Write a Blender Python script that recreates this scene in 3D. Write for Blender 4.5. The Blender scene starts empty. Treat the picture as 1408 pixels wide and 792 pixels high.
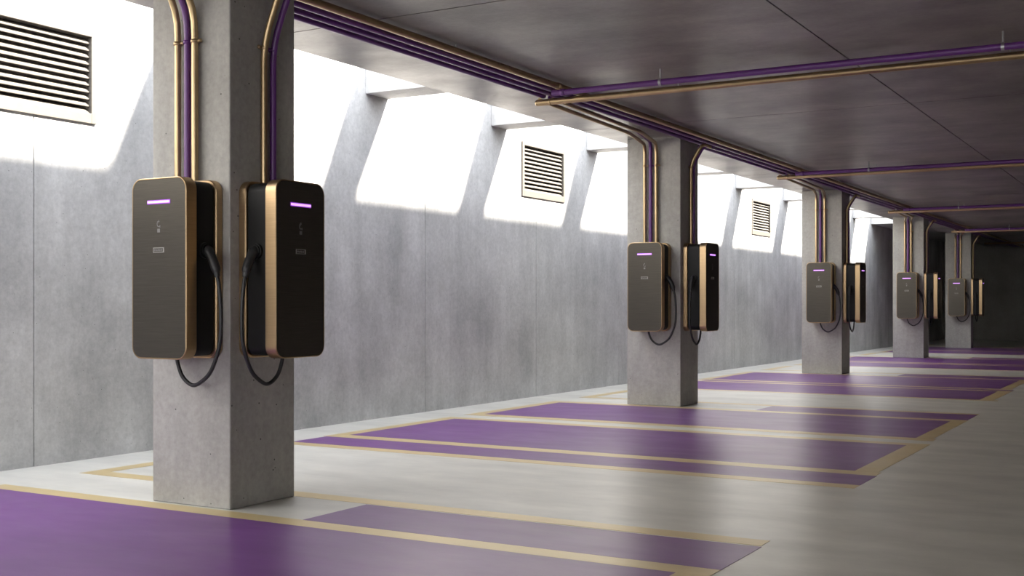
import bpy, bmesh, math, random
from mathutils import Vector, Matrix
random.seed(7)
scene = bpy.context.scene
COL = scene.collection

# ------------------------------------------------------------------ materials
def new_mat(name):
    m = bpy.data.materials.new(name); m.use_nodes = True
    nt = m.node_tree
    return m, nt, nt.nodes['Principled BSDF']

def N(nt, typ, **kw):
    n = nt.nodes.new(typ)
    for k, v in kw.items():
        if k.startswith('i_'):
            n.inputs[k[2:].replace('_', ' ')].default_value = v
        else:
            setattr(n, k, v)
    return n

def mapping(nt, scale, loc=(0, 0, 0)):
    g = N(nt, 'ShaderNodeNewGeometry')
    mp = N(nt, 'ShaderNodeMapping'); mp.inputs['Scale'].default_value = scale; mp.inputs['Location'].default_value = loc
    nt.links.new(g.outputs['Position'], mp.inputs['Vector'])
    return mp.outputs['Vector']

def ramp(nt, fac, stops):
    r = N(nt, 'ShaderNodeValToRGB')
    els = r.color_ramp.elements
    while len(els) < len(stops): els.new(0.5)
    for e, (p, c) in zip(els, stops):
        e.position = p; e.color = (*c, 1) if len(c) == 3 else c
    nt.links.new(fac, r.inputs['Fac'])
    return r.outputs['Color']

def mix(nt, typ, fac, a, b):
    m = N(nt, 'ShaderNodeMix', data_type='RGBA', blend_type=typ)
    if isinstance(fac, (int, float)): m.inputs[0].default_value = fac
    else: nt.links.new(fac, m.inputs[0])
    for i, v in ((6, a), (7, b)):
        if isinstance(v, tuple): m.inputs[i].default_value = (*v, 1)
        else: nt.links.new(v, m.inputs[i])
    return m.outputs[2]

def noise(nt, vec, scale, detail=6, rough=0.6):
    n = N(nt, 'ShaderNodeTexNoise'); n.inputs['Scale'].default_value = scale
    n.inputs['Detail'].default_value = detail; n.inputs['Roughness'].default_value = rough
    nt.links.new(vec, n.inputs['Vector'])
    return n.outputs['Fac']

def concrete(name, base, rough=0.75, pits=True, streak=(6, 6, .5), contrast=0.25, spec=0.4, rough_var=0.1):
    m, nt, b = new_mat(name)
    g = lambda k: tuple(c * k for c in base)
    v1 = mapping(nt, (1, 1, 1))
    c1 = ramp(nt, noise(nt, v1, 1.1, 8, .62), [(.32, g(1 - contrast)), (.68, g(1 + contrast))])
    v2 = mapping(nt, streak)
    c2 = ramp(nt, noise(nt, v2, 1.0, 6, .65), [(.3, (1 - contrast * .8,) * 3), (.7, (1 + contrast * .45,) * 3)])
    col = mix(nt, 'MULTIPLY', 1.0, c1, c2)
    c3 = ramp(nt, noise(nt, v1, 26, 5, .7), [(.3, (.86,) * 3), (.7, (1.1,) * 3)])
    col = mix(nt, 'MULTIPLY', 1.0, col, c3)
    bump_in = noise(nt, v1, 30, 6, .65)
    if pits:
        vo = N(nt, 'ShaderNodeTexVoronoi'); vo.inputs['Scale'].default_value = 14.0
        nt.links.new(v1, vo.inputs['Vector'])
        # only some cells carry a pinhole
        sel = N(nt, 'ShaderNodeSeparateColor'); nt.links.new(vo.outputs['Color'], sel.inputs[0])
        siz = N(nt, 'ShaderNodeMath', operation='MULTIPLY'); siz.inputs[1].default_value = 0.085
        pw = N(nt, 'ShaderNodeMath', operation='POWER'); pw.inputs[1].default_value = 1.2
        nt.links.new(sel.outputs[0], pw.inputs[0]); nt.links.new(pw.outputs[0], siz.inputs[0])
        lt = N(nt, 'ShaderNodeMath', operation='LESS_THAN')
        nt.links.new(vo.outputs['Distance'], lt.inputs[0]); nt.links.new(siz.outputs[0], lt.inputs[1])
        col = mix(nt, 'MIX', lt.outputs[0], col, g(.28))
    nt.links.new(col, b.inputs['Base Color'])
    bp = N(nt, 'ShaderNodeBump'); bp.inputs['Strength'].default_value = .12; bp.inputs['Distance'].default_value = .01
    nt.links.new(bump_in, bp.inputs['Height']); nt.links.new(bp.outputs['Normal'], b.inputs['Normal'])
    rr = N(nt, 'ShaderNodeMapRange'); rr.inputs['To Min'].default_value = rough - rough_var; rr.inputs['To Max'].default_value = rough + rough_var
    nt.links.new(noise(nt, v1, 2.3, 5, .6), rr.inputs['Value']); nt.links.new(rr.outputs[0], b.inputs['Roughness'])
    b.inputs['Specular IOR Level'].default_value = spec
    return m

def floor_mat(name, base, rough, contrast, spec=.5, metallic=0.0, bump=.05):
    m, nt, b = new_mat(name)
    g = lambda k: tuple(c * k for c in base)
    v = mapping(nt, (1, 1, 1)); vs = mapping(nt, (.8, 1.9, 1))
    c1 = ramp(nt, noise(nt, vs, 1.6, 8, .62), [(.3, g(1 - contrast)), (.7, g(1 + contrast))])
    c2 = ramp(nt, noise(nt, v, 4, 2, .5), [(.3, (.96,) * 3), (.7, (1.03,) * 3)])
    nt.links.new(mix(nt, 'MULTIPLY', 1.0, c1, c2), b.inputs['Base Color'])
    rr = N(nt, 'ShaderNodeMapRange'); rr.inputs['From Min'].default_value = .25; rr.inputs['From Max'].default_value = .75; rr.inputs['To Min'].default_value = max(.285, rough - .06); rr.inputs['To Max'].default_value = rough + .06
    nt.links.new(noise(nt, vs, 2.2, 7, .62), rr.inputs['Value']); nt.links.new(rr.outputs[0], b.inputs['Roughness'])
    bp = N(nt, 'ShaderNodeBump'); bp.inputs['Strength'].default_value = bump; bp.inputs['Distance'].default_value = .02
    nt.links.new(noise(nt, vs, 2.5, 2, .5), bp.inputs['Height'])
    if bump: nt.links.new(bp.outputs['Normal'], b.inputs['Normal'])
    b.inputs['Specular IOR Level'].default_value = spec; b.inputs['Metallic'].default_value = metallic
    return m

def plain(name, col, rough=.5, metallic=0.0, spec=.5, var=.06):
    m, nt, b = new_mat(name)
    v = mapping(nt, (1, 1, 1))
    c = ramp(nt, noise(nt, v, 18, 4, .6), [(.3, tuple(x * (1 - var) for x in col)), (.7, tuple(min(1, x * (1 + var)) for x in col))])
    nt.links.new(c, b.inputs['Base Color'])
    b.inputs['Roughness'].default_value = rough; b.inputs['Metallic'].default_value = metallic
    b.inputs['Specular IOR Level'].default_value = spec
    return m

def brushed(name, col, rough, metallic, stretch, var=.25):
    m, nt, b = new_mat(name)
    v = mapping(nt, stretch)
    f = noise(nt, v, 1.0, 6, .7)
    c = ramp(nt, f, [(.3, tuple(x * (1 - var) for x in col)), (.7, tuple(min(1, x * (1 + var)) for x in col))])
    nt.links.new(c, b.inputs['Base Color'])
    b.inputs['Roughness'].default_value = rough; b.inputs['Metallic'].default_value = metallic
    bp = N(nt, 'ShaderNodeBump'); bp.inputs['Strength'].default_value = .10; bp.inputs['Distance'].default_value = .003
    nt.links.new(f, bp.inputs['Height']); nt.links.new(bp.outputs['Normal'], b.inputs['Normal'])
    return m

def emit(name, col, strength):
    m, nt, b = new_mat(name)
    b.inputs['Base Color'].default_value = (*col, 1)
    b.inputs['Emission Color'].default_value = (*col, 1); b.inputs['Emission Strength'].default_value = strength
    return m

M_wall = concrete('wall_concrete', (.525, .522, .513), .8, True, (3.5, 3.5, .45), .2)
M_col = concrete('column_concrete', (.37, .36, .335), .7, True, (6, 6, .8), .15)
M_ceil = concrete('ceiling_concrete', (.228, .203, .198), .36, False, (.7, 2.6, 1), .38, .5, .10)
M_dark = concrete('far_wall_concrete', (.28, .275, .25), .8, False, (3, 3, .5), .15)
M_beam = concrete('beam_concrete', (.42, .42, .42), .8, False, (3, 3, .5), .08)
M_floor = floor_mat("polished_concrete_floor", (.545, .528, .482), .30, .17, .6, 0, 0)
M_purple = floor_mat('purple_floor_paint', (.14, .042, .195), .31, .09, .38, 0, 0)
M_gold_paint = floor_mat('gold_floor_paint', (.57, .44, .215), .32, .06, .5, .25, 0)
M_gold = brushed('brushed_gold_metal', (.46, .33, .195), .36, 1.0, (4, 4, 260), .08)
M_gold_pipe = plain('gold_conduit_metal', (.48, .355, .205), .33, .9)
M_purple_pipe = plain('purple_conduit_paint', (.125, .034, .195), .32, 0.0)
M_panel = brushed('dark_brushed_panel', (.078, .070, .058), .34, .7, (5, 5, 330), .22)
M_body = plain('black_body_plastic', (.010, .010, .010), .55, 0, .25)
M_rubber = plain('black_cable_rubber', (.016, .016, .017), .5)
M_led = emit('lit_lavender_diffuser', (.70, .36, 1.0), .42)
M_ledhalo = emit('lit_purple_edge_diffuser', (.25, .045, .46), .22)  # painted glow halo round the LED bar, not a real diffuser
M_mark = plain('grey_print', (.22, .215, .21), .5)
M_badge = plain('badge_metal', (.36, .35, .33), .4, .6)
M_vent = plain('cream_louvre_paint', (.125, .112, .096), .55)
M_steel = plain('galvanised_steel', (.45, .45, .47), .4, .8)
M_asphalt = plain('asphalt', (.07, .07, .07), .9)
M_gap_shade = plain('dark_duct_lining', (.30, .27, .24), .8)  # darker than the wall so the vent gaps look shaded

# ------------------------------------------------------------------ helpers
def link(name, bm, mat, parent=None, smooth=False, bevel=0, loc=None):
    me = bpy.data.meshes.new(name)
    bmesh.ops.recalc_face_normals(bm, faces=bm.faces)
    bm.to_mesh(me); bm.free()
    mats = mat if isinstance(mat, (list, tuple)) else [mat]
    for x in mats: me.materials.append(x)
    if smooth:
        for p in me.polygons: p.use_smooth = True
    o = bpy.data.objects.new(name, me); COL.objects.link(o)
    if parent: o.parent = parent
    if loc: o.location = loc
    if bevel:
        md = o.modifiers.new('bevel', 'BEVEL'); md.width = bevel; md.segments = 2; md.limit_method = 'ANGLE'
    return o

def thing(name, label, cat, loc=(0, 0, 0), rz=0, group=None):
    o = bpy.data.objects.new(name, None); COL.objects.link(o)
    o.empty_display_size = .1
    o.location = loc; o.rotation_euler = (0, 0, rz)
    return tag(o, label, cat, group)

def tag(o, label, cat, group=None):
    o['label'] = label; o['category'] = cat
    if group: o['group'] = group
    return o

def struct(o):
    o['kind'] = 'structure'; return o

def box(bm, x0, x1, y0, y1, z0, z1, mi=0):
    vs = [bm.verts.new((x, y, z)) for x in (x0, x1) for y in (y0, y1) for z in (z0, z1)]
    for f in ((0, 1, 3, 2), (4, 6, 7, 5), (0, 4, 5, 1), (2, 3, 7, 6), (0, 2, 6, 4), (1, 5, 7, 3)):
        bm.faces.new([vs[i] for i in f]).material_index = mi

def catmull(pts, n=8):
    pts = [Vector(p) for p in pts]
    P = [pts[0] * 2 - pts[1]] + pts + [pts[-1] * 2 - pts[-2]]
    out = []
    for i in range(1, len(P) - 2):
        for k in range(n):
            t = k / n
            a, b, c, d = P[i - 1], P[i], P[i + 1], P[i + 2]
            out.append(.5 * ((2 * b) + (c - a) * t + (2 * a - 5 * b + 4 * c - d) * t * t + (3 * b - a - 3 * c + d) * t ** 3))
    out.append(pts[-1])
    return out

def bend(pts, radii, n=8):
    """polyline with rounded corners; radii for the inner points"""
    pts = [Vector(p) for p in pts]
    out = [pts[0]]
    for i in range(1, len(pts) - 1):
        a, b, c = pts[i - 1], pts[i], pts[i + 1]
        u = (a - b).normalized(); v = (c - b).normalized()
        ang = u.angle(v); r = radii[i - 1]
        d = min(r / math.tan(ang / 2), (a - b).length * .95, (c - b).length * .95)
        p0, p1 = b + u * d, b + v * d
        for k in range(n + 1):
            t = k / n
            out.append(p0 * (1 - t) ** 2 + b * 2 * t * (1 - t) + p1 * t * t)
    out.append(pts[-1])
    return out

def tube(bm, path, r, seg=16, cap=True):
    path = [Vector(p) for p in path]
    rad = r if isinstance(r, (list, tuple)) else [r] * len(path)
    t0 = (path[1] - path[0]).normalized()
    ref = Vector((0, 0, 1)) if abs(t0.z) < .9 else Vector((1, 0, 0))
    nrm = t0.cross(ref).normalized()
    rings = []
    for i, p in enumerate(path):
        t = (path[min(i + 1, len(path) - 1)] - path[max(i - 1, 0)]).normalized()
        nrm = (nrm - t * nrm.dot(t)).normalized()
        bi = t.cross(nrm)
        rings.append([bm.verts.new(p + (nrm * math.cos(a) + bi * math.sin(a)) * rad[i]) for a in [2 * math.pi * k / seg for k in range(seg)]])
    for a, b in zip(rings, rings[1:]):
        for k in range(seg):
            bm.faces.new((a[k], a[(k + 1) % seg], b[(k + 1) % seg], b[k]))
    if cap:
        bm.faces.new(rings[0][::-1]); bm.faces.new(rings[-1])

def relief(us, vs, depth, place):
    """stepped slab face: a grid of cells each set back by depth(u, v); place maps (u, v, d) to a point"""
    bm = bmesh.new()
    nu, nv = len(us) - 1, len(vs) - 1
    D = [[depth((us[i] + us[i + 1]) / 2, (vs[j] + vs[j + 1]) / 2) for j in range(nv)] for i in range(nu)]
    cache = {}
    def V(u, v, d):
        k = (round(u, 5), round(v, 5), round(d, 5))
        if k not in cache: cache[k] = bm.verts.new(place(u, v, d))
        return cache[k]
    for i in range(nu):
        for j in range(nv):
            d = D[i][j]
            bm.faces.new((V(us[i], vs[j], d), V(us[i + 1], vs[j], d), V(us[i + 1], vs[j + 1], d), V(us[i], vs[j + 1], d)))
            if i + 1 < nu and abs(D[i + 1][j] - d) > 1e-6:
                e = D[i + 1][j]
                bm.faces.new((V(us[i + 1], vs[j], d), V(us[i + 1], vs[j + 1], d), V(us[i + 1], vs[j + 1], e), V(us[i + 1], vs[j], e)))
            if j + 1 < nv and abs(D[i][j + 1] - d) > 1e-6:
                e = D[i][j + 1]
                bm.faces.new((V(us[i], vs[j + 1], d), V(us[i + 1], vs[j + 1], d), V(us[i + 1], vs[j + 1], e), V(us[i], vs[j + 1], e)))
    return bm

def rrect(w, h, r, n=8):
    pts = []
    for cx, cz, a0 in ((w / 2 - r, h - r, 0), (-w / 2 + r, h - r, 90), (-w / 2 + r, r, 180), (w / 2 - r, r, 270)):
        for k in range(n + 1):
            a = math.radians(a0 + 90 * k / n)
            pts.append((cx + r * math.cos(a), cz + r * math.sin(a)))
    return pts

def inset(pts, d, w, h, r):
    return rrect(w - 2 * d, h - 2 * d, max(r - d, .004)), d

def loft(bm, rings, cap0=True, cap1=True):
    """rings: lists of 3-D points with equal counts"""
    R = [[bm.verts.new(p) for p in ring] for ring in rings]
    n = len(R[0])
    for a, b in zip(R, R[1:]):
        for k in range(n):
            bm.faces.new((a[k], a[(k + 1) % n], b[(k + 1) % n], b[k]))
    if cap0: bm.faces.new(R[0][::-1])
    if cap1: bm.faces.new(R[-1])

def shell(w, h, r, y_back, y_front, zoff=0, bev=.006):
    """rounded-rectangle slab from y_back to y_front (front is towards -y) with a small bevel"""
    bm = bmesh.new()
    def ring(d, y): return [(x, y, z + d + zoff) for x, z in rrect(w - 2 * d, h - 2 * d, r - d)]
    loft(bm, [ring(bev, y_back), ring(0, y_back - bev), ring(0, y_front + bev), ring(bev, y_front)])
    return bm

# ------------------------------------------------------------------ setting
WX, ZC, SX = -7.1, 3.06, -5.79            # left wall, ceiling, edge of the light slot
TOP = 3.70
Y0, Y1, YEND, XR = -7.0, 40.5, 30.53, 6.0

vents = [(4.84, 5.99, 2.50, 3.19), (12.43, 13.56, 2.485, 3.16), (21.10, 22.22, 2.47, 3.14)]
joints = [5.45 + 2.45 * k for k in range(-5, 15)]
ys = sorted({Y0, Y1, *[j - .005 for j in joints], *[j + .005 for j in joints], *[v[0] + .035 for v in vents], *[v[1] - .035 for v in vents]})
zs = sorted({0.0, TOP + .3, *[v[2] + .04 for v in vents], *[v[3] - .04 for v in vents]})
def wall_depth(y, z):
    for v in vents:
        if v[0] < y < v[1] and v[2] < z < v[3]: return .22
    for j in joints:
        if abs(y - j) < .006: return .010
    return 0
struct(link('wall_left', relief(ys, zs, wall_depth, lambda y, z, d: (WX - d, y, z)), M_wall))
bm = bmesh.new(); box(bm, WX - .5, WX - .24, Y0, Y1, 0, TOP + .3)
struct(link('wall_left_backing', bm, M_wall))
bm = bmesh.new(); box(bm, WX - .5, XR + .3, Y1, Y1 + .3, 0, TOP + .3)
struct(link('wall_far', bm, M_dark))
bm = bmesh.new(); box(bm, XR, XR + .3, Y0, Y1, 0, TOP)
struct(link('wall_right', bm, M_col))

bm = bmesh.new(); box(bm, WX - .5, XR + .3, Y0, Y1 + .3, -.2, 0)
struct(link('floor', bm, M_floor))
bm = bmesh.new(); box(bm, -60, 60, -60, Y0 - .001, -.25, -.02)  # unseen outdoor ground, put in dark to weaken reflections in the panels
struct(link('ground', bm, M_asphalt))

bm = bmesh.new(); box(bm, WX - .24, XR + .3, Y0 - .2, Y0 - .0005, 0, 1.0)  # half wall added behind the camera to darken low panel reflections
struct(link('wall_rear', bm, M_dark))

# ceiling slab with shallow formwork seams on its underside
xj = [-2.3, 1.2, 4.7]; yj = [-4.0, 1.15, 6.3, 11.45, 16.6, 21.75, 26.9, 32.05, 37.2]
us = sorted({SX, XR, *[x - .006 for x in xj], *[x + .006 for x in xj]})
vs = sorted({Y0, Y1, *[y - .007 for y in yj], *[y + .007 for y in yj]})
bm = relief(us, vs, lambda x, y: .012 if any(abs(x - a) < .006 for a in xj) else (.012 if any(abs(y - a) < .007 for a in yj) else 0),
            lambda x, y, d: (x, y, ZC + d))
box(bm, SX, XR + .3, Y0, Y1 + .3, ZC + .02, TOP)
# skirt closing the slab edge below the box
for x in (SX,):
    a = [bm.verts.new(p) for p in ((x, Y0, ZC), (x, Y1, ZC), (x, Y1, TOP), (x, Y0, TOP))]; bm.faces.new(a)
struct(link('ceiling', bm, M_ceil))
bm = bmesh.new(); box(bm, WX, SX - .001, YEND, Y1, 3.22, TOP)
struct(link('ceiling_end', bm, M_beam))

# beams bridging the light slot
beam_words = ['behind the nearest column at its upper left', 'first to the right of the nearest column', 'second to the right of the nearest column, left of the square vent',
              'just left of the second column, right of the square vent', 'just right of the second column', 'right of the second column, left of the farthest vent',
              'just left of the third column, right of the farthest vent', 'hidden behind the third column', 'just right of the third column']
beam_y = [(6.83, 7.2), (9.30, 9.68), (11.71, 12.08), (14.21, 14.56), (17.62, 17.98), (20.21, 20.57), (23.07, 23.43), (25.9, 26.25), (28.65, 28.95)]
for (a, b), w in zip(beam_y, beam_words):
    bm = bmesh.new(); box(bm, WX, SX, a, b, 3.25, TOP - .01)
    tag(link('roof_beam', bm, M_beam, bevel=.006), 'pale concrete beam bridging the roof light slot, ' + w, 'beam', 'beams across the roof slot')

# ------------------------------------------------------------------ vents
vent_words = ['large cream louvred vent at the left edge of the photo', 'square cream louvred vent between the nearest and second columns',
              'small cream louvred vent between the second and third columns']
for (a, b, c, d), w in zip(vents, vent_words):
    t = thing('wall_vent', w + ', high on the sunlit wall', 'vent', (WX, (a + b) / 2, c), 0, 'louvred wall vents')
    W, Hh = b - a, d - c
    bm = bmesh.new()
    fr = [(-W / 2, W / 2, 0, Hh), (-W / 2 + .05, W / 2 - .05, .075, Hh - .045)]
    o, i = fr
    for x0, x1, z0, z1 in ((o[0], i[0], o[2], o[3]), (i[1], o[1], o[2], o[3]), (i[0], i[1], o[2], i[2]), (i[0], i[1], i[3], o[3])):
        box(bm, -.03, .018, x0, x1, z0, z1)
    link('frame', bm, M_vent, t, bevel=.003)
    n = 11; pitch = (i[3] - i[2]) / n
    bm = bmesh.new()
    for k in range(n):
        zc = i[2] + pitch * (k + .42)
        prof = []
        for s in range(13):     # flattened, rounded blade tilted outward and down
            a_ = 2 * math.pi * s / 12
        L, T, tilt = .062, .011, math.radians(42)
        for u, v in ((-L / 2, -T / 2), (-L / 2, T / 2), (L / 2 - .004, T / 2), (L / 2, 0), (L / 2 - .004, -T / 2)):
            prof.append((u * math.cos(tilt) + v * math.sin(tilt) - .026, -u * math.sin(tilt) + v * math.cos(tilt) + zc))
        loft(bm, [[(p, i[0] + .001, q) for p, q in prof], [(p, i[1] - .001, q) for p, q in prof]])
    link('louvre_blades', bm, M_vent, t)
    bm = bmesh.new()
    for k in range(6, 10):
        zc = i[2] + pitch * (k + .35)
        box(bm, -.10, -.094, i[0] + .02, i[1] - .10, zc - .004, zc + .012)
    link('inner_damper', bm, M_vent, t)
    bm = bmesh.new(); box(bm, -.215, -.20, i[0] + .001, i[1] - .001, i[2], i[3])
    for x0, x1, z0, z1 in ((i[0] - .006, i[0], i[2] - .006, i[3] + .006), (i[1], i[1] + .006, i[2] - .006, i[3] + .006), (i[0], i[1], i[2] - .006, i[2]), (i[0], i[1], i[3], i[3] + .006)):
        box(bm, -.215, -.032, x0, x1, z0, z1)
    link('duct_lining', bm, M_gap_shade, t)  # lining added to darken the gaps between the blades

# ------------------------------------------------------------------ columns
columns = [(-5.26, -4.65, 4.85, 5.395), (-5.634, -4.975, 12.325, 12.87), (-5.663, -4.992, 19.43, 19.95), (-5.622, -4.975, 26.18, 26.73), (-5.675, -5.025, 32.76, 33.1)]
ORD = ['nearest', 'second', 'third', 'fourth', 'farthest']
for (a, b, c, d), w in zip(columns, ORD):
    bm = bmesh.new(); box(bm, a, b, c, d, 0, ZC)
    where = {'nearest': 'at the left, nearest of the row', 'second': 'in mid picture, second of the row', 'third': 'third of the row', 'fourth': 'fourth of the row', 'farthest': 'last of the row by the dark far wall'}[w]
    tag(link('concrete_column', bm, M_col, bevel=.008), 'square grey concrete column ' + where + ', carrying two chargers', 'column', 'concrete columns in a row')

# ------------------------------------------------------------------ chargers
CW, CH, CD, CR = .42, 1.0, .28, .068
def charger(label, loc, rz, side):
    """faces local -y, back on y = 0; the socket is on the local x side 'side'"""
    t = thing('wall_charger', label, 'charger', loc, rz, 'wall chargers on the columns')
    link('back_plate', shell(CW, CH, CR, -.002, -.056), M_gold, t, True).modifiers.new('e', 'EDGE_SPLIT').split_angle = .6
    link('body', shell(CW - .03, CH - .03, CR - .012, -.056, -.198, .015), M_body, t, True).modifiers.new('e', 'EDGE_SPLIT').split_angle = .6
    # front shell: an open gold tray whose rim frames the dark panel
    bm = bmesh.new()
    def ring(d, y): return [(x, y, z + d) for x, z in rrect(CW - 2 * d, CH - 2 * d, CR - d)]
    loft(bm, [ring(.006, -.198), ring(0, -.204), ring(0, -CD + .003), ring(.003, -CD), ring(.007, -CD), ring(.008, -CD + .006)])
    link('front_shell', bm, M_gold, t, True).modifiers.new('e', 'EDGE_SPLIT').split_angle = .6
    bm = bmesh.new()
    def ring2(d, y): return [(x, y, z + d) for x, z in rrect(CW - 2 * d, CH - 2 * d, CR - d)]
    loft(bm, [ring2(.0082, -CD + .008), ring2(.0082, -CD + .002), ring2(.0095, -CD + .001)])
    panel = link('front_panel', bm, M_panel, t)
    fy = -CD + .001
    # status light
    bm = bmesh.new(); box(bm, -.085, .085, fy - .004, fy, .8595, .8725)
    led = link('status_light', bm, M_led, t, bevel=.002); led['label'] = 'glowing lavender light bar'
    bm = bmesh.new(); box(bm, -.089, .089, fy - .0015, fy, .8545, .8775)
    link('light_edge', bm, M_ledhalo, led, bevel=.001)  # emissive rim imitates the bar's glow on the panel
    # plug symbol: small bolt, ring and block
    bm = bmesh.new()
    def poly(pts, y0=fy - .0012, y1=fy):
        loft(bm, [[(x, y1, z) for x, z in pts], [(x, y0, z) for x, z in pts]])
    for k in range(10):
        a0, a1 = math.radians(60 + 24 * k), math.radians(60 + 24 * (k + 1))
        poly([(.010 * math.cos(a0), .745 + .013 * math.sin(a0)), (.010 * math.cos(a1), .745 + .013 * math.sin(a1)),
              (.014 * math.cos(a1), .745 + .018 * math.sin(a1)), (.014 * math.cos(a0), .745 + .018 * math.sin(a0))])
    poly([(.002, .770), (-.006, .757), (-.001, .757), (-.003, .746), (.006, .760), (.001, .760)])
    poly([(.008, .738), (.012, .738), (.012, .724), (.008, .724)])
    poly([(-.010, .718), (.010, .718), (.010, .698), (-.010, .698)])
    link('plug_symbol', bm, M_mark, t)
    # name plate: thin frame with tiny letter strokes
    bm = bmesh.new()
    for x0, x1, z0, z1 in ((-.042, .042, .611, .615), (-.042, .042, .587, .591), (-.042, -.038, .591, .611), (.034, .042, .591, .611)):
        box(bm, x0, x1, fy - .002, fy, z0, z1)
    plate = link('name_plate', bm, M_badge, t)
    bm = bmesh.new()
    for k in range(7):
        x = -.033 + k * .0092
        box(bm, x, x + .0052, fy - .0012, fy, .595 + (k % 2) * .001, .607 - (k % 3) * .001)
    link('plate_lettering', bm, M_mark, plate)
    # socket on the side
    s = side; bx = s * (CW / 2 - .015); cy = -.127
    bm = bmesh.new()
    tube(bm, [(bx - s * .004, cy, .60), (bx + s * .014, cy, .60)], .045, 24)
    tube(bm, [(bx + s * .010, cy, .60), (bx + s * .024, cy, .60)], .036, 24)
    link('socket', bm, M_body, t, True).modifiers.new('e', 'EDGE_SPLIT').split_angle = .6
    # plug handle and cable
    hp = catmull([(bx + s * .012, cy, .602), (bx + s * .030, cy, .592), (bx + s * .060, cy, .548), (bx + s * .083, cy, .495), (bx + s * .090, cy, .468)], 6)
    nrad = len(hp); rr = []
    for k in range(nrad):
        u = k / (nrad - 1)
        rr.append(.030 - .004 * u if u < .3 else (.026 if u < .75 else .026 - .011 * (u - .75) / .25))
    bm = bmesh.new(); tube(bm, hp, rr, 16)
    plug = link('plug', bm, M_rubber, t, True)
    bm = bmesh.new(); e = Vector(hp[-1]); tdir = (Vector(hp[-1]) - Vector(hp[-3])).normalized()
    tube(bm, [e - tdir * .012, e + tdir * .014], [.0195, .0165], 16)
    link('strain_relief', bm, M_rubber, plug, True).modifiers.new('e', 'EDGE_SPLIT').split_angle = .6
    cp = [(bx + s * .090, cy, .47), (bx + s * .108, cy - .002, .40), (bx + s * .120, cy, .25), (bx + s * .108, cy + .002, .08), (bx + s * .050, cy, -.06), (bx + s * (-.020), cy - .003, -.125),
          (bx + s * (-.090), cy - .004, -.148), (bx + s * (-.165), cy - .003, -.105), (bx + s * (-.205), cy - .002, -.03), (bx + s * (-.212), cy - .002, .02)]
    bm = bmesh.new(); tube(bm, catmull(cp, 7), .0112, 12)
    link('cable', bm, M_rubber, t, True)
    return t

front_c = [(-4.91, 4.85), (-5.293, 12.325), (-5.298, 19.43), (-5.275, 26.18), (-5.345, 32.76)]
right_c = [(-4.65, 5.125), (-4.975, 12.60), (-4.992, 19.70), (-4.975, 26.40), (-5.025, 32.745 + .2)]
for (x, y), w in zip(front_c, ORD):
    charger('dark panelled gold rimmed wall charger on the left front face of the %s column' % w, (x, y, .85), 0, 1)
for (x, y), w in zip(right_c, ORD):
    charger('gold and black wall charger on the shaded right face of the %s column' % w, (x, y, .85), math.pi / 2, -1)

# ------------------------------------------------------------------ conduits
def clamp(path_pt, direction, r, parent, off, mat):
    """ring round a conduit with a stand-off stub and bolt reaching along 'off'"""
    p = Vector(path_pt); d = Vector(direction).normalized(); o = Vector(off)
    bm = bmesh.new()
    tube(bm, [p - d * .010, p + d * .010], r + .005, 16)
    tube(bm, [p + o * (r), p + o * (r + .020)], .0075, 8)
    tube(bm, [p + o * (r + .018), p + o * (r + .028)], .011, 8)
    return link('pipe_clamp', bm, mat, parent, True)

def conduit(label, path, r, mat, group, clamps=(), name='conduit'):
    bm = bmesh.new(); tube(bm, path, r, 16)
    o = tag(link(name, bm, mat, None, True), label, 'conduit', group)
    md = o.modifiers.new('e', 'EDGE_SPLIT'); md.split_angle = 1.0
    for pt, d, off in clamps: clamp(pt, d, r, o, off, mat)
    return o

riser_x = [(-5.021, -4.945, -4.887), (-5.397, -5.325, -5.256), (-5.408, -5.338, -5.268), (-5.36, -5.295, -5.229), (-5.415, -5.348, -5.282)]
trans_y = [None, 9.14, 16.25, 23.39, 30.47]
ZB, ZG = 3.014, 2.955
clampz = [2.645, 2.735, 2.735, 2.735, 2.735]
for i, ((a, b, yf, yb), xs, w) in enumerate(zip(columns, riser_x, ORD)):
    R = .34 if i == 0 else .12
    rr = .0195 if i == 0 else .020
    y_end = 2.0 if i == 0 else trans_y[i] + .032
    for k, x in enumerate(xs):
        y = yf - .032
        zt = 2.985 if k != 1 else 3.012
        if i == 0: zt = 3.02
        dx = .0 if i == 0 else .345
        path = bend([(x, y, 1.84), (x, y, zt), (x + dx * .6, y - .9, zt), (x + dx, y_end + (0 if k != 1 else .06), zt)], [R, 1.5]) if i else bend([(x, y, 1.84), (x, y, zt), (x, y_end, zt)], [R])
        name = ('left gold', 'middle purple', 'right gold')[k]
        conduit('%s conduit of three rising from the front charger of the %s column' % (name, w), path, rr, M_purple_pipe if k == 1 else M_gold_pipe,
                'conduits up the front of the columns', [((x, y, clampz[i]), (0, 0, 1), (1, 0, 0))])

riser_r = [(5.095, 5.172), (12.568, 12.64), (19.64, 19.71), (26.34, 26.42), (32.90, 32.97)]
for i, ((a, b, yf, yb), yy, w) in enumerate(zip(columns, riser_r, ORD)):
    for k, y in enumerate(yy):
        x = b + .030; rr = .0195
        z1 = 2.985; zb = 2.985 - .22
        if i == 0:
            path = bend([(x, y, 1.84), (x, y, 2.66), (x + .15, y, 3.02), (x + .15, y + .3, 3.035)], [.62, .1], 12)
        else:
            path = bend([(x, y, 1.84), (x, y, zb), (x + .135, y, z1 - .01), (x + .14, y + .25, z1 - .012)], [.30, .08], 12)
        conduit('%s conduit rising from the right-hand charger on the shaded side of the %s column' % (('gold', 'purple')[k], w), path, rr,
                M_purple_pipe if k else M_gold_pipe, 'conduits up the shaded side of the columns', [((x, y, 2.63 if i == 0 else 2.72), (0, 0, 1), (0, -1, 0))])

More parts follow.
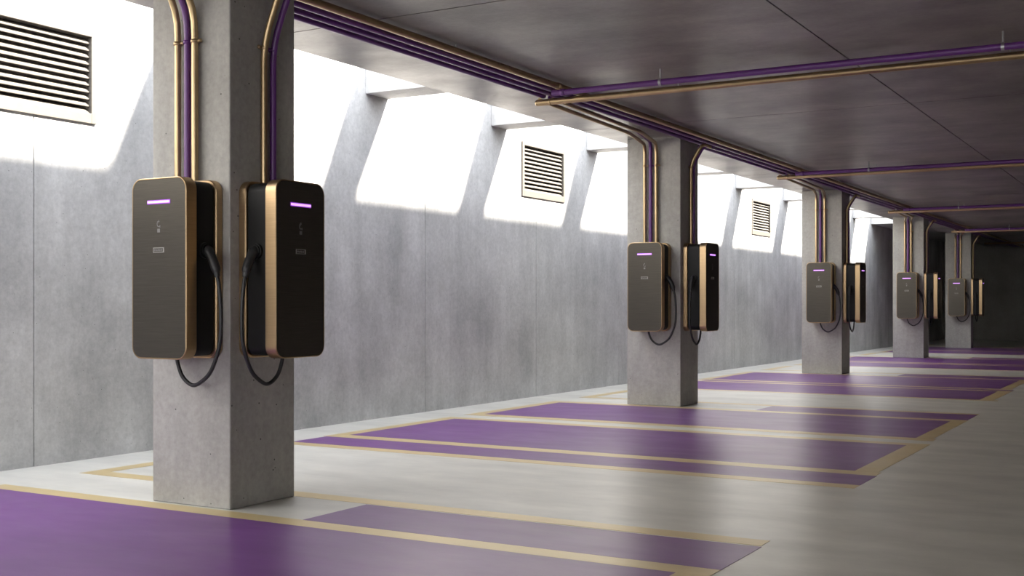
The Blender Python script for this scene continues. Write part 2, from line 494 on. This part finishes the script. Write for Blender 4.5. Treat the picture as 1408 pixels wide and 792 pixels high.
# long runs under the ceiling, along the row
ybeg = columns[0][3] + .002
def ring_part(parent, p, d, r, mat, name='coupling', h=.03):
    bm = bmesh.new(); p = Vector(p); d = Vector(d).normalized()
    tube(bm, [p - d * h, p - d * h * .9, p + d * h * .9, p + d * h], [r + .002, r + .005, r + .005, r + .002], 16)
    return link(name, bm, mat, parent, True)
runs = [(-4.665, .0255, M_gold_pipe, 'gold conduit running the length of the ceiling along the column row'),
        (-4.780, .023, M_purple_pipe, 'inner purple conduit running along the ceiling beside the long gold one'),
        (-4.892, .023, M_purple_pipe, 'outer purple conduit running along the ceiling, nearest the column tops')]
for x, r, m, lab in runs:
    o = conduit(lab, [(x, ybeg, ZB), (x, 15.0, ZB), (x, 25, ZB), (x, Y1 - .01, ZB)], r, m, 'long ceiling conduits')
    for ty in trans_y[1:]:
        if r > .024: ring_part(o, (x, ty - .33, ZB), (0, 1, 0), r, M_gold_pipe)
    for k, hy in enumerate((7.2, 10.9, 14.3, 18.0, 21.4, 25.0, 28.4, 31.6)):
        bm = bmesh.new(); tube(bm, [(x, hy, ZB + r * .8), (x, hy, ZC + .002)], .006, 8); link('hanger_rod', bm, M_steel, o)
seg_words = ['from the nearest column to the first cross conduits', 'from the second column to the next cross conduits', 'from the third column to the next cross conduits', 'from the fourth column to the last cross conduits']
for i in range(4):
    x = -5.002
    conduit('short purple ceiling conduit ' + seg_words[i], [(x, columns[i][3] + .002, ZB), (x, trans_y[i + 1] - 1, ZB), (x, trans_y[i + 1] + .02, ZB)], .023, M_purple_pipe, 'short purple ceiling conduits')

# cross runs
cross_words = ['nearest the camera', 'in front of the third column', 'in front of the fourth column', 'in front of the farthest column']
for i, w in enumerate(cross_words):
    ty = trans_y[i + 1]
    py = (8.76, 15.83, 22.79, 29.77)[i]; zp = 2.95
    o = conduit('purple cross conduit on hanger rods, ' + w, [(-4.70, py, zp), (0, py, zp), (XR - .01, py, zp)], .0255, M_purple_pipe, 'purple cross conduits')
    ring_part(o, (-4.60, py, zp), (1, 0, 0), .0255, M_purple_pipe, 'coupling', .02)
    for hx in (-3.71, -1.134, 1.4, 4.0):
        bm = bmesh.new(); tube(bm, [(hx, py, zp + .02), (hx, py, ZC + .004)], .0065, 8)
        tube(bm, [(hx - .011, py, zp), (hx + .011, py, zp)], .030, 16)
        link('hanger', bm, M_steel, o, True).modifiers.new('e', 'EDGE_SPLIT').split_angle = .6
    x0 = -5.07 - .02 * i
    r = .029
    bm = bmesh.new(); tube(bm, [(x0, ty, ZG), (x0 + .010, ty, ZG), (0, ty, ZG), (XR - .01, ty, ZG)], [r - .008, r, r, r], 16)
    o = tag(link('conduit', bm, M_gold_pipe, None, True), 'gold cross conduit with capped left end under the ceiling, ' + w, 'conduit', 'gold cross conduits')
    o.modifiers.new('e', 'EDGE_SPLIT').split_angle = .6
    ring_part(o, (x0 + .15, ty, ZG), (1, 0, 0), r, M_gold_pipe, 'coupling', .006)
    for hx in (-3.71, -1.134, 1.4, 4.0):
        bm = bmesh.new(); tube(bm, [(hx, ty, ZG + r * .8), (hx, ty, ZC + .004)], .005, 8); link('hanger_rod', bm, M_steel, o)
bm = bmesh.new(); tube(bm, [(-5.2, 36.3, 2.93), (0, 36.3, 2.93), (XR, 36.3, 2.93)], .027, 12)
for hx in (-4.9, -3.0, -.5, 2, 4):
    tube(bm, [(hx, 36.3, 2.95), (hx, 36.3, ZC - .001)], .006, 8)
tag(link('conduit', bm, M_gold_pipe, None, True), 'dim gold cross conduit beyond the farthest column near the dark far wall', 'conduit', 'gold cross conduits')

# ------------------------------------------------------------------ floor markings
PT = .0015
def bay(label, cat, rects, group):
    xs0 = min(r[1] for r in rects); ys0 = min(r[3] for r in rects)
    t = thing('parking_bay' if cat == 'parking bay' else 'floor_marking', label, cat, (xs0, ys0, 0), 0, group)
    for kind, x0, x1, y0, y1 in rects:
        bm = bmesh.new(); box(bm, x0 - xs0, x1 - xs0, y0 - ys0, y1 - ys0, .0002, PT)
        link('purple_paint' if kind == 'p' else 'gold_line', bm, M_purple if kind == 'p' else M_gold_paint, t)
    return t
L0, L1 = -6.56, -6.42
bay('purple parking bay in the left foreground, before the nearest column', 'parking bay',
    [('p', L1, -1.91, 2.45, 4.68), ('g', L0, -1.76, 4.682, 4.82), ('g', L0, L1, 2.45, 4.68), ('g', -1.91, -1.76, 2.45, 4.68)], 'purple parking bays')
bay('narrow purple strip with one gold edge right beside the nearest column', 'floor marking',
    [('p', -4.10, -1.76, 4.822, 5.38), ('g', -6.42, -1.77, 5.40, 5.54), ('g', L0, L1, 5.40, 7.0)], 'narrow floor strips')
def pair(o, words, d0, rx, has_strip, g1_strip):
    """two purple bays back to back and the narrow strips either side of them; o shifts along the row"""
    if has_strip:
        bay('narrow purple strip with a gold near edge, ' + words[0], 'floor marking', [('g', -6.52, rx, 7.385 + o, 7.53 + o), ('p', -6.52, rx, 7.532 + o, 7.99 + o)], 'narrow floor strips')
        near = ('g', L0, rx - .01, 7.992 + o, 8.17 + o)
        bot = 8.172 + o
    else:
        near = ('g', L0, rx + .03, 7.84 + o, 7.96 + o); bot = 7.962 + o
    e = 9.87 + o if has_strip else 9.50 + o
    bay('purple parking bay with gold border, ' + words[1], 'parking bay',
        [near, ('p', L1, rx - .19, bot, e), ('g', L0, L1, bot, e), ('g', rx - .19, rx - .03, bot, e), ('g', L0, rx - .03, e + .002, e + .15)], 'purple parking bays')
    f = e + .41 if has_strip else e + .36
    if not has_strip:
        bay('thin purple gap strip ' + words[2], 'floor marking', [('p', L1, rx - .03, e + .152, f - .002)], 'narrow floor strips')
    g = 12.13 + o
    bay('purple parking bay with gold border, ' + words[3], 'parking bay',
        [('g', L0, rx - .06, f, f + .17), ('p', L1, rx - .23, f + .172, g), ('g', L0, L1, f + .172, g), ('g', rx - .23, rx - .09, f + .172, g), ('g', L0, rx - .09, g + .002, g + .17)], 'purple parking bays')
    bay('narrow purple strip with a gold far edge, ' + words[4], 'floor marking',
        [('p', -4.10, rx - .10, g + .172, g + .80), ('g', -6.42, rx - .10, g + .802, g + .93), ('g', L0, L1, g + .802, g + 2.3)], 'narrow floor strips')
pair(0, ('just behind the nearest column', 'in mid floor behind the nearest column', '', 'ending at the foot of the second column', 'right beside the second column'), 0, -1.82, True, True)
pair(7.08, ('', 'just behind the second column', 'between the two bays before the third column', 'ending at the foot of the third column', 'right beside the third column'), 0, -2.02, False, True)
pair(14.08, ('', 'just behind the third column', 'between the two bays before the fourth column', 'ending at the foot of the fourth column', 'right beside the fourth column'), 0, -2.02, False, True)
pair(21.0, ('', 'just behind the fourth column', 'between the two bays before the farthest column', 'ending at the foot of the farthest column', 'right beside the farthest column'), 0, -2.02, False, True)

# ------------------------------------------------------------------ light
sun = bpy.data.lights.new('sun', 'SUN'); sun.energy = 11; sun.angle = math.radians(4); sun.color = (1.0, .93, .82)
so = bpy.data.objects.new('sun', sun); COL.objects.link(so)
so.rotation_euler = Vector((-1, -.557, -1.115)).to_track_quat('-Z', 'Y').to_euler()
so.location = (4, 20, 12)
w = bpy.data.worlds.new('sky'); scene.world = w; w.use_nodes = True
nt = w.node_tree; bg = nt.nodes['Background']
tc = nt.nodes.new('ShaderNodeTexCoord'); sp = nt.nodes.new('ShaderNodeSeparateXYZ')
nt.links.new(tc.outputs['Generated'], sp.inputs[0])
cr = nt.nodes.new('ShaderNodeValToRGB'); nt.links.new(sp.outputs['Z'], cr.inputs['Fac'])
cr.color_ramp.elements[0].position = 0.0; cr.color_ramp.elements[0].color = (.95, .93, .90, 1)
cr.color_ramp.elements[1].position = .6; cr.color_ramp.elements[1].color = (.86, .91, 1.0, 1)
nt.links.new(cr.outputs['Color'], bg.inputs['Color']); bg.inputs['Strength'].default_value = 2.2

# ------------------------------------------------------------------ camera
cam = bpy.data.cameras.new('camera'); co = bpy.data.objects.new('camera', cam); COL.objects.link(co)
co.location = (0, 0, 1.15); co.rotation_euler = (math.pi / 2, 0, math.radians(30.2))
cam.sensor_width = 36; cam.lens = 1604 / 1408 * 36; cam.shift_y = 23 / 1408
cam.clip_end = 300
scene.camera = co
scene.view_settings.view_transform = 'Standard'; scene.view_settings.look = 'None'
scene.view_settings.exposure = 1.8; scene.view_settings.gamma = 1.0; scene.view_settings.use_curve_mapping = False
scene.cycles.use_denoising = True; scene.cycles.use_adaptive_sampling = False; scene.cycles.sample_clamp_indirect = 12
scene.cycles.max_bounces = 10; scene.cycles.diffuse_bounces = 6
